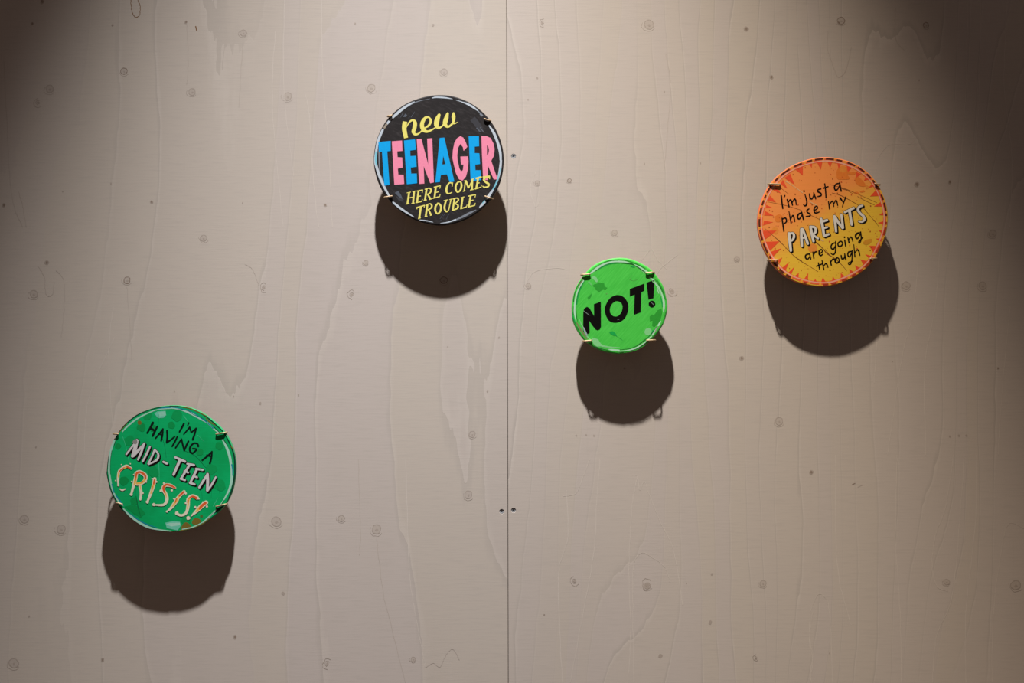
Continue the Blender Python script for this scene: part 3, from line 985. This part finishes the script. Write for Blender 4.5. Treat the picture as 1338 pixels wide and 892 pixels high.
# ---- orange badge -----------------------------------------------------------
def og(k, co):
    sep = k.n('ShaderNodeSeparateXYZ')
    k.link(co, sep.inputs[0])
    n1 = k.noise(co, 16, 4, 0.6)
    n2 = k.noise(k.mapping(co, (30, 1, 300), rot=(0, 0.15, 0)), 1.0, 3)
    g_ = k.math('ADD', k.math('MULTIPLY', sep.outputs[2], -1.0), k.math('MULTIPLY', sep.outputs[0], 0.62))
    g_ = k.math('ADD', g_, k.math('MULTIPLY', k.math('SUBTRACT', n1, 0.5), 0.05))
    f_ = k.ramp(g_, -0.055, 0.05)
    c = k.mix(f_, lin((246, 150, 76)), lin((236, 192, 60)))
    c = k.mix(k.math('MULTIPLY', k.ramp(n2, 0.5, 0.8), 0.25), c, lin((226, 150, 60)))
    k.base(c)
    k.bump(n2, 0.2, 0.0004)
B2 = Badge('painted_badge',
 'i 20,800 60,620 130,450 230,310 330,220 450,140 600,75 750,35 880,20 j 150,30 330,70 480,140 600,235 700,350 780,500 830,650 850,800 '
 'l 840,50 815,200 770,310 690,470 570,620 450,705 350,765 210,820 80,850 k 20,100 60,270 120,420 220,575 350,705 460,770 600,820 750,850 880,855',
 0.0415, 'orange and yellow sunburst badge about a PARENTS phase, the rightmost badge',
 board_mat('orange_yellow_paint', og), flat_mat('salmon_edge', (240, 112, 78), 0.5, 0.3), 1.2,
 ('i 312,376 148,370', 'j 668,366 758,378', 'k 276,510 142,514', 'l 606,494 714,490'))
D2 = Flat(B2)
RED = paint((236, 84, 46)); RIM = paint((240, 128, 60)); DBR = paint((92, 38, 26)); PNK = paint((238, 176, 152)); ORG = paint((232, 128, 48)); LINE = paint((132, 78, 34)); DOTC = paint((206, 92, 40))
N = B2.N
def ring_at(bd, off, wd, rng_):
    return [(*bd.edge(i % bd.N, off), wd) for i in rng_]
def idx(bd, s_):
    x, y, _ = P(s_)[0]
    return int(round((math.atan2(y - bd.cy, x - bd.cx) + math.pi) / (2 * math.pi) * bd.N)) % bd.N
D2.stroke(ring_at(B2, -4.6, 4.4, range(N)), paint((236, 104, 62)), 1, closed=True, smooth=False)
tris = ('i 510,185 605,145 605,258', 'i 365,290 442,235 497,377', 'i 312,368 350,318 402,428', 'i 222,452 262,415 322,492', 'i 148,582 180,518 258,607', 'i 122,682 130,638 208,676',
 'i 103,778 110,715 228,780', 'i 100,890 108,842 218,866', 'i 683,102 727,90 720,164', 'i 782,80 862,62 838,184', 'k 90,64 98,8 218,20', 'k 78,272 96,130 268,130', 'k 165,404 122,275 304,268',
 'k 200,488 172,410 328,358', 'k 300,562 278,508 338,478', 'k 372,668 318,628 428,536', 'k 455,694 418,672 497,597', 'k 548,745 488,728 552,677', 'k 672,766 622,758 673,677',
 'k 788,795 742,788 766,756', 'k 897,795 842,790 865,732', 'j 62,85 124,78 95,158', 'j 188,100 240,98 205,175', 'j 308,128 382,155 325,213', 'j 432,212 494,240 435,290', 'j 565,258 634,302 533,328',
 'j 660,342 690,392 588,423', 'j 688,448 765,522 612,530', 'j 770,588 796,662 662,660', 'j 788,730 796,777 732,771', 'j 792,848 797,895 712,873', 'l 792,8 797,57 717,28', 'l 770,168 782,128 722,128',
 'l 743,268 758,230 687,234', 'l 662,424 720,330 602,327', 'l 600,488 630,460 548,433', 'l 528,574 594,530 486,502', 'l 438,644 484,615 416,577', 'l 350,690 394,660 343,626', 'l 232,750 284,720 233,677',
 'l 118,795 174,785 130,722', 'l -5,795 38,792 0,735')
for s_ in tris:
    D2.poly(s_, RED, 2)
# orange rays running over the rim, and dark dashes between
for s_ in ('j 10,28', 'j 160,40', 'j 300,72', 'j 440,135', 'j 548,215', 'j 640,305', 'j 805,592', 'j 838,800', 'l 835,80', 'l 790,210', 'l 760,305', 'l 680,460', 'l 535,625', 'l 440,690', 'l 345,745', 'l 205,800', 'l 85,825',
           'i 740,48', 'i 630,85', 'i 455,170', 'i 310,280', 'i 225,370', 'i 140,515', 'i 108,585', 'i 80,660', 'i 50,785', 'k 48,105', 'k 85,270', 'k 165,430', 'k 205,520', 'k 295,610', 'k 380,690', 'k 465,735', 'k 585,795', 'k 690,820', 'k 820,835'):
    i = idx(B2, s_)
    a, b = B2.edge(i, -1.2), B2.edge(i, -6.6)
    D2.stroke([(a[0], a[1], 3.4), (b[0], b[1], 2.6)], paint((246, 158, 62)) if s_[0] in 'ij' else paint((238, 166, 52)), 3, cap=False)
for s_ in ('i 770,45 860,38', 'i 660,66 722,54', 'i 480,150 602,96', 'i 320,270 428,192', 'i 245,342 302,290', 'i 150,500 212,398', 'i 108,562 130,530', 'i 84,645 106,598', 'i 58,765 76,690', 'i 50,895 53,810',
           'j 48,36 130,44', 'j 182,46 262,66', 'j 338,88 412,122', 'j 458,152 540,206', 'j 560,230 632,292', 'j 652,320 720,410', 'j 762,500 800,575', 'j 815,618 832,720', 'j 835,740 838,790', 'k 44,0 48,88', 'k 58,140 92,258',
           'k 100,290 160,420', 'k 172,440 205,500', 'k 220,560 282,602', 'k 310,642 362,692', 'k 392,702 452,742', 'l 828,0 832,60', 'l 820,100 806,195', 'l 762,330 712,430', 'l 650,500 560,600', 'l 520,640 460,680', 'l 420,700 370,732', 'l 320,760 235,790', 'l 180,812 115,828', 'l 60,842 0,842', 'k 620,805 670,815'):
    p = s_.split()
    i0, i1 = idx(B2, p[0] + ' ' + p[1]), idx(B2, p[0] + ' ' + p[2])
    if (i1 - i0) % N > N / 2:
        i0, i1 = i1, i0
    span = max((i1 - i0) % N, 1)
    mt = DBR if s_[0] in 'ij' or (s_[0] == 'k' and P(p[0] + ' ' + p[1])[0][0] < 1030) else paint((168, 56, 34))
    D2.stroke(ring_at(B2, -2.5, 2.4, range(i0, i0 + span + 1)), mt, 4, smooth=False, cap=False)
rng = random.Random(2)
D2.stroke([(*B2.edge(i, -5.3 + 0.3 * math.sin(i * 0.37)), 1.1 + 0.7 * math.sin(i * 0.11) ** 2) for i in range(N)], PNK, 5, closed=True, smooth=False)
for s_ in ('j 180,200 240,140 330,160 350,212 430,215 400,252 320,240 350,302 260,312 190,302', 'j 430,270 480,290 545,360 545,402 470,392 418,335', 'i 240,800 300,760 350,800 330,850 262,860', 'j 400,480 450,470 470,490 430,498', 'j 480,465 530,450 545,470 500,480', 'l 520,290 560,250 640,240 620,290 560,315'):
    D2.poly(s_, ORG if s_[0] != 'l' else paint((214, 150, 44)), 1, smooth=True)
for s_, r_ in (('k 735,360', 58), ('k 245,130', 44), ('j 260,180', 40), ('j 575,410', 24)):
    D2.blob(s_, r_, paint((232, 144, 58)), 1)
SP = Flat(B2)
spots = []
while len(spots) < 210:
    a, rr, r_ = rng.uniform(0, 6.283), 76 * math.sqrt(rng.random()), rng.choice((0.25, 0.3, 0.4, 0.4, 0.6, 0.9))
    x, y = B2.cx + rr * math.cos(a), B2.cy + rr * math.sin(a)
    if all(math.hypot(x - u, y - v) > r_ + q + 0.6 for u, v, q in spots):
        spots.append((x, y, r_))
        SP.dot(x, y, r_, DOTC if rng.random() < 0.6 else paint((176, 92, 30)), 3, n=7, jit=0.2, rng=rng)
for s_ in ('i 318,420,4 420,500,3', 'i 150,600,3 330,635,5 430,660,5 590,710,4', 'i 700,770,5 830,832,4', 'j 90,375,3 300,435,7 500,520,4 700,612,4', 'j 250,430,7 320,455,6 400,500,3', 'j 450,530,4 560,590,6 670,640,4', 'j 120,485,5 250,525,8 460,640,6', 'j 520,670,7 620,790,5 700,880,5',
           'l 660,-5,4 725,75,4', 'k 110,100,4 200,180,4 300,265,9 380,345,6 460,430,6 560,512,9 680,585,5 800,660,5', 'k 780,285,12 l 0,360,10 60,430,12 170,500,8 270,600,6 310,652,4', 'k 500,470,4 590,520,5', 'l 30,370,5 100,460,6'):
    D2.stroke(s_, LINE, 4)
for s_ in ('i 385,335,14 480,395,8 600,480,12', 'i 680,590,8 780,645,14', 'k 790,225,24 870,265,14'):
    D2.stroke(s_, paint((226, 182, 130)), 3)
D2.onto_board()
SP.onto_board(0.00022, True)
INK = paint((20, 14, 12))
def text(bd, mat, strokes, label, wmul=1.0, layer=7, lift=0.0003, extra=None):
    global L
    L = Flat(bd)
    for q in strokes.split(';'):
        q = q.strip()
        if q:
            if q.startswith('@'):
                x, y, r_ = P(q[1:])[0]
                L.dot(x, y, r_ / 2, mat, layer)
            else:
                L.stroke(q, mat, layer, wmul=wmul)
    if extra:
        extra(L)
    return tag(L.build('lettering', bd.e, lift), label)
text(B2, INK, "i 325,522,22 334,610,20 345,682,20;i 372,518,16 358,548,8;i 402,570,18 425,662,20;i 412,610,12 440,572,16 456,590,20 470,640,18;i 468,605,12 495,562,16 510,578,18 520,636,14;"
     "@i 620,460,24;i 632,505,14 655,590,20 650,638,20 630,650,18 612,635,12;i 690,498,16 698,545,20 722,562,16 742,520,14 745,485,14;i 745,482,16 770,556,20;i 838,432,14 805,440,18 798,466,18 836,488,20 840,518,18 798,530,14;"
     "j 26,368,18 36,450,18 42,545,18;j 8,422,16 70,402,14;j 218,360,14 172,370,16 150,412,20 168,450,18 200,425,14 222,368,14;j 218,350,16 238,458,20", "black handwritten words I'm just a")
text(B2, INK, "i 335,812,16 k 342,20,20 358,134,20;i 335,825,14 378,808,18 394,846,18 k 378,28,16 348,44,10;i 424,722,12 438,800,18 452,874,18;i 446,830,10 470,778,16 486,790,20 500,852,16;"
     "i 592,738,16 548,760,20 534,802,22 560,820,18 592,770,12;i 588,732,18 612,822,24;i 684,690,14 656,712,18 666,738,18 696,756,20 694,782,18 646,790,14;i 752,712,14 795,682,14 786,654,14 760,668,16 748,708,20 768,745,18 818,730,12;"
     "j 74,598,16 88,688,20;j 84,640,10 118,592,16 134,606,18 142,658,14;j 142,632,10 166,582,16 182,596,18 194,646,14;j 224,548,22 262,600,16;j 298,538,18 270,610,14 254,664,12", 'black handwritten words phase my')
PAR = ("k 425,168,46 436,280,46 448,390,40;k 428,170,34 478,166,36 490,208,38 470,252,34 445,266,28;k 584,112,40 586,220,44 592,328,38;k 600,110,36 636,205,40 668,300,40;k 592,226,30 640,222,28;"
       "k 702,82,42 722,180,44 742,268,38;k 708,80,36 762,92,38 768,148,38 732,184,32;k 738,188,32 800,232,34;l -22,-20,42 0,90,44 16,196,38;l -20,18,36 55,-6,36;l 5,102,32 58,86,30;l 20,200,36 76,178,34;"
       "l 150,-55,42 162,40,42 172,142,36;l 155,-52,40 205,30,42 256,98,36;l 240,-75,38 262,95,36;l 285,-108,36 400,-162,38;l 345,-130,44 375,52,40;j 512,650,34 474,664,38 456,702,42 482,748,40 528,788,40 540,830,38 505,858,36 468,852,28")
L = Flat(B2)
for q in PAR.split(';'):
    for dx, dy in ((0.8, 0.55), (1.6, 1.2)):
        L.stroke(q, INK, 6, dx=dx, dy=dy, grow=0.7, wmul=0.82)
    L.stroke(q, INK, 6, grow=1.1, wmul=0.82)
tag(L.build('lettering_outline', B2.e), 'black outline and drop shadow of PARENTS')
text(B2, WHITE, PAR, 'white block capitals PARENTS', 0.80, 8, 0.00045)
text(B2, INK, "k 692,430,14 650,440,18 636,472,20 664,500,18 692,465,12 694,432,10;k 692,432,16 706,496,18;k 735,408,16 746,484,20;k 742,450,12 762,408,18 788,402,14;k 815,432,12 856,402,14 846,374,16 822,388,16 814,428,20 836,452,18 862,434,12;"
     "l 162,286,14 122,302,16 106,345,18 136,372,18 164,322,10;l 165,270,14 168,350,18 160,415,18 132,440,14 104,420,12;l 222,268,14 196,298,18 208,332,18 240,326,18 258,296,18 242,270,16 222,268,14;l 284,252,18 296,326,20;@l 282,215,22;l 325,222,16 340,284,20;l 334,252,10 358,214,16 376,226,18 388,268,14;"
     "l 472,158,20 436,172,24 424,210,22 450,232,18 480,182,14;l 490,148,18 498,230,18 478,288,16 464,272,10 520,216,14", 'black handwritten words are going')
text(B2, INK, "k 806,548,16 820,624,18;k 782,590,16 852,560,14;k 852,512,14 864,570,18 876,634,18;k 868,596,10 900,556,16 918,572,18 930,604,14;l 94,508,14 110,574,20;l 104,540,10 126,500,16 148,500,14;"
     "l 186,478,18 160,515,26 178,548,20 212,530,18 206,490,14 186,478,14;l 238,452,18 248,492,20 276,486,16 286,432,14;l 284,430,16 298,502,20;l 368,398,14 334,408,18 324,446,18 350,466,16 376,408,12;l 380,388,16 378,500,16 362,558,16 338,566,14 332,545,10 388,524,12;l 402,312,12 416,466,18;l 412,426,10 442,380,16 466,392,20 480,448,14", 'black handwritten word through')

# ---- dark green badge -------------------------------------------------------
def dg(k, co):
    n1 = k.noise(co, 14, 4, 0.6)
    n2 = k.noise(k.mapping(co, (24, 1, 300), rot=(0, -0.12, 0)), 1.0, 3)
    c = k.mix(k.ramp(n1, 0.38, 0.68), lin((0, 178, 102)), lin((0, 162, 88)))
    c = k.mix(k.math('MULTIPLY', k.ramp(n2, 0.5, 0.8), 0.35), c, lin((6, 188, 114)))
    k.base(c)
    k.bump(n2, 0.2, 0.0004)
B4 = Badge('painted_badge',
 "q 35,880 60,680 110,530 190,380 290,260 420,155 570,90 720,50 860,35 r 150,40 330,85 480,170 620,285 720,390 800,540 845,700 855,880 "
 "t 850,100 820,280 770,410 680,540 540,660 400,755 250,810 100,835 s 35,100 80,290 150,440 250,570 400,700 560,785 720,825 860,840",
 0.045, "dark green round badge reading I'M HAVING A MID-TEEN CRISIS!, lowest on the wall",
 board_mat('emerald_paint', dg), flat_mat('green_rim', (56, 168, 108), 0.5, 0.3), 1.3,
 ('q 192,404 102,402', 'r 598,406 744,384', 's 244,482 138,460', 't 598,510 748,478'))
D4 = Flat(B4)
W4 = paint((164, 214, 192)); W5 = paint((110, 200, 170)); BL = paint((20, 140, 160)); DK = paint((6, 62, 44)); BR = paint((120, 104, 40)); DGR = paint((0, 148, 74)); DG2 = paint((0, 156, 82))
for s_, r_ in (('s 388,440', 50), ('s 260,175', 58), ('t 650,235', 76), ('q 485,315', 58), ('q 330,490', 66), ('q 560,165', 60), ('r 90,170', 70), ('r 20,290', 46), ('t 520,20', 60), ('s 640,60', 70), ('r 540,860', 70), ('q 640,330', 50), ('t 210,690', 60), ('r 640,560', 50), ('r 390,640', 44), ('q 180,560', 40)):
    D4.blob(s_, r_, DG2 if r_ > 58 else DGR, 1)
D4.poly('s 265,512 330,495 410,497 490,545 532,600 475,655 380,600', DGR, 2)
D4.poly('t 150,815 158,755 205,715 255,740 272,768 225,800', BR, 2, smooth=True)
D4.poly('t 285,725 312,668 360,662 408,700 345,745', BR, 2, smooth=True)
D4.blob('t 410,635', 19, paint((80, 110, 50)), 2)
D4.blob('q 460,258', 27, BR, 2)
D4.poly('q 650,140 690,112 795,105 805,160 770,195 700,200', W5, 2)
D4.poly('q 700,125 795,110 798,165 720,175', paint((140, 206, 180)), 3)
D4.poly('t -60,720 40,700 130,708 140,760 100,820 -40,790', W5, 2)
D4.poly('t -50,740 0,722 130,720 136,750 20,768', W4, 3)
for s_ in ('s 410,270,4 408,380,3', 's 415,380,8 440,520,12 475,645,4', 'q 695,120,4 705,190,4 700,300,3', 'q 750,440,5 785,560,4 805,710,3', 'r 190,620,4 330,690,6 470,845,4', 't 415,330,3 418,420,3', 't 540,290,3 535,400,3', 't 600,190,3 650,340,3'):
    D4.stroke(s_, paint((2, 112, 62)), 3)
for s_ in ('q 240,440,8 280,560,6 330,780,10', 'q 700,740,10 712,860,8 s 715,180,4', 'r 180,170,14 230,240,6', 't 560,510,8 620,400,6', 'r 360,420,6 440,500,4', 't 0,60,3 30,20,3'):
    D4.stroke(s_, paint((60, 196, 136)), 3)
for s_ in ('q 890,42,8 720,58,10 570,98,12 420,165,14 290,268,14 190,388,12 115,530,10 62,690,10 40,880,10 s 42,110,12 85,290,14 155,440,14 250,562,12 400,695,8 560,778,8 720,818,6', 'r 0,42,8 150,50,10 330,100,10 480,185,14 600,290,12 700,390,12 790,560,16 835,700,20 842,880,22 t 838,110,20 805,280,18 760,400,10', 't 690,500,22 600,570,26 560,600,12'):
    D4.stroke(s_, DK, 3)
for s_ in ('r 150,52,12 280,80,14 450,160,12 480,175,4', 'r 470,200,10 520,250,18 590,290,6', 'r 790,560,14 810,590,12', 't 520,660,10 400,745,10 250,798,8 120,825,8', 'q 190,390,8 300,265,6', 's 740,822,6 880,832,8'):
    D4.stroke(s_, BR, 4)
for s_ in ('q 892,70,14 700,88,12 560,138,16 420,212,20 300,308,20 235,378,12', 'q 140,470,20 96,590,26 72,720,24 64,850,24 s 64,60,26 84,180,22 112,300,22 170,420,18 245,500,8', 's 250,540,14 330,622,28 430,702,28 560,772,28 680,805,16 860,828,12',
           'r 0,66,16 130,88,14 270,138,30 400,208,28 490,262,20 570,340,16 640,395,16', 'r 680,480,12 735,580,32 775,700,34 795,830,30 t 798,30,26 800,170,34 765,300,26 700,420,16 655,490,12', 't 600,555,14 500,652,20 430,712,14', 't 430,712,10 300,775,14 160,805,12'):
    D4.stroke(s_, W4, 5)
for s_ in ('r 0,56,10 120,72,10 260,110,10 390,190,12 490,262,14 560,330,14', 'r 800,800,14 t 815,30,20 812,110,10', 's 150,360,16 210,440,16 250,490,8', 's 300,580,6 440,680,14 560,742,14 690,785,6', 'q 860,60,16 780,66,14 700,78,5', 's 100,220,10 130,330,14'):
    D4.stroke(s_, BL, 6)
for s_ in ('r 100,85,4 220,100,5 310,155,6 420,200,5 480,245,5', 'r 560,300,6 640,385,8', 'r 700,480,6 750,570,6', 't 640,520,6 700,430,6', 't 560,590,4 470,690,4', 'q 100,620,6 80,760,5 s 80,90,5', 'q 150,500,6 125,560,6'):
    D4.stroke(s_, DK, 7)
D4.onto_board()
INKG = paint((12, 28, 22))
text(B4, INKG, "r 182,268,24 155,320,24 124,374,20;r 245,260,18 230,292,14;r 180,406,16 255,318,20;r 256,312,20 276,384,18;r 276,384,18 338,332,20;r 340,330,22 322,400,24 296,474,26;"
     "q 632,258,32 600,320,26 560,388,24;q 690,306,22 660,365,26 630,425,28;q 598,326,30 662,364,26;q 764,338,20 715,400,20 668,458,18;q 762,338,22 756,410,26 740,488,24;q 708,402,16 756,416,16;q 815,362,24 818,440,24 812,512,26;q 812,512,24 860,482,20 915,436,18;"
     "r 96,438,20 66,500,22 30,562,20;r 74,582,20 112,525,20 150,472,20;r 150,470,22 168,545,22 186,616,22;r 186,616,22 212,555,24 240,498,24;r 368,560,26 355,528,20 305,525,20 262,575,24 260,622,24 290,652,22 328,625,20 345,598,18 295,592,16;"
     "r 545,635,22 485,690,22 420,742,22;r 545,632,22 538,710,24 518,782,26;r 478,678,20 536,692,18", "black brush capitals I'M HAVING A")
MID = ("q 395,530,28 340,600,28 288,666,26;q 425,490,50 400,600,56 368,690,46;q 380,690,34 450,610,40 525,525,24;q 522,525,26 485,630,34 440,735,28;q 595,568,28 550,665,30 500,762,26;q 655,608,28 615,705,28 572,788,26;q 655,604,22 702,664,30 684,738,32 578,796,22;q 768,764,32 814,786,32;"
       "r 70,706,34 196,760,34;r 132,740,40 92,830,40 48,930,36;t 255,-30,34 200,60,34 142,152,32;t 226,-42,30 312,-26,34;t 188,52,28 236,70,28;t 142,148,34 196,168,30;t 350,30,34 305,118,34 262,206,32;t 340,22,32 424,36,32;t 304,116,28 352,132,28;t 260,204,34 320,222,30;"
       "t 488,92,34 432,180,34 380,262,32;t 488,92,40 490,200,44 484,302,36;t 594,130,26 545,220,30 488,306,26")
L = Flat(B4)
for q in MID.split(';'):
    for dx, dy in ((0.75, 0.8), (1.5, 1.7)):
        L.stroke(q, INK, 6, dx=dx, dy=dy, grow=0.5)
    L.stroke(q, INK, 6, grow=1.0)
tag(L.build('lettering_outline', B4.e), 'black outline and drop shadow of MID-TEEN')
def smudge(f):
    f.blob('q 400,505', 30, paint((140, 138, 134)), 10)
    f.stroke('t 395,25,14 405,45,16', paint((120, 196, 160)), 10)
text(B4, paint((212, 208, 206)), MID, 'pale grey block capitals MID-TEEN', 0.88, 9, 0.00045, smudge)
CRI = ["q 350,850,30 290,818,34 235,850,34 s 195,60,34 182,150,28 186,235,20", "s 208,285,14 238,298,22 272,284,14", "s 425,72,36 402,175,44 375,270,32 352,355,24", "s 415,80,40 460,62,44 530,105,52 535,160,46 492,205,38 425,222,34", "s 462,230,36 480,330,34 470,415,26",
       "s 656,155,46 640,240,42 602,350,36 562,448,22", "t 68,268,26 s 865,238,40 792,235,44 765,285,44 800,350,40 815,420,40 772,488,30 650,488,16", "t 185,318,38 115,385,42 75,450,48 15,530,34 -37,575,14", "t 352,398,46 292,370,36 240,415,46 236,500,40 212,590,34 150,625,28 84,602,30",
       "t 470,458,52 400,515,56 335,580,38 278,632,12"]
CREAM = paint((228, 222, 196)); CORE = paint((226, 98, 46)); GOLD = paint((238, 190, 92))
L = Flat(B4)
for q in CRI:
    L.stroke(q, CREAM, 7, grow=0.25)
for s_, r_ in (('t 238,660', 25), ('s 645,485', 20), ('s 562,450', 20), ('s 352,355', 18), ('s 470,412', 18), ('s 815,575', 14), ('s 185,235', 14), ('s 150,175', 9), ('s 360,188', 11), ('s 545,190', 12), ('s 500,335', 14), ('s 735,305', 16), ('s 775,210', 12), ('s 875,300', 12), ('t 25,300', 14), ('t 205,340', 14), ('t 55,410', 12), ('t 205,465', 12), ('t 328,520', 16), ('t 480,510', 15), ('t 375,410', 10), ('s 385,98', 9), ('q 225,800', 7), ('q 340,790', 8), ('s 555,130', 12), ('t 430,455', 12), ('s 680,190', 12), ('t 90,595', 22), ('s 625,150', 10)):
    L.blob(s_, r_, CREAM, 7)
for s_ in ("q 300,826,20 240,856,20 s 195,65,18 184,130,12", "s 420,100,20 404,180,30 390,230,16", "s 540,150,26 492,200,28 425,212,26", "s 468,240,14 476,290,10", "s 650,180,24 636,250,24 606,340,16", "s 800,235,22 768,285,24 798,345,18 806,390,10", "t 150,350,18 112,390,24 72,455,30 30,510,14", "t 290,376,18 242,420,28 236,490,18 225,540,10", "t 440,478,24 398,520,40 340,575,18"):
    L.stroke(s_, GOLD, 8)
for s_ in ("q 345,850,20 300,828,22", "q 260,838,12 s 210,45,14 195,75,12", "s 410,130,22 425,80,28 470,66,26 530,105,30 535,150,24", "s 405,170,14 408,130,16", "s 500,185,14 485,200,10", "s 655,168,26 645,215,22", "s 625,250,14 618,290,12", "t 66,268,22 10,238,26 s 800,228,26 770,270,32 785,330,20", "t 182,320,26 125,370,26", "t 85,410,16 70,455,14", "t 345,402,34 292,378,22 245,405,16", "t 235,430,20 232,460,16", "t 462,464,34 410,505,34 385,540,22"):
    L.stroke(s_, CORE, 9)
L.dot(*P('t 482,508')[0][:2], 0.6, CORE, 9)
tag(L.build('lettering', B4.e, 0.0006), 'dripping cream and orange capitals CRISIS!')
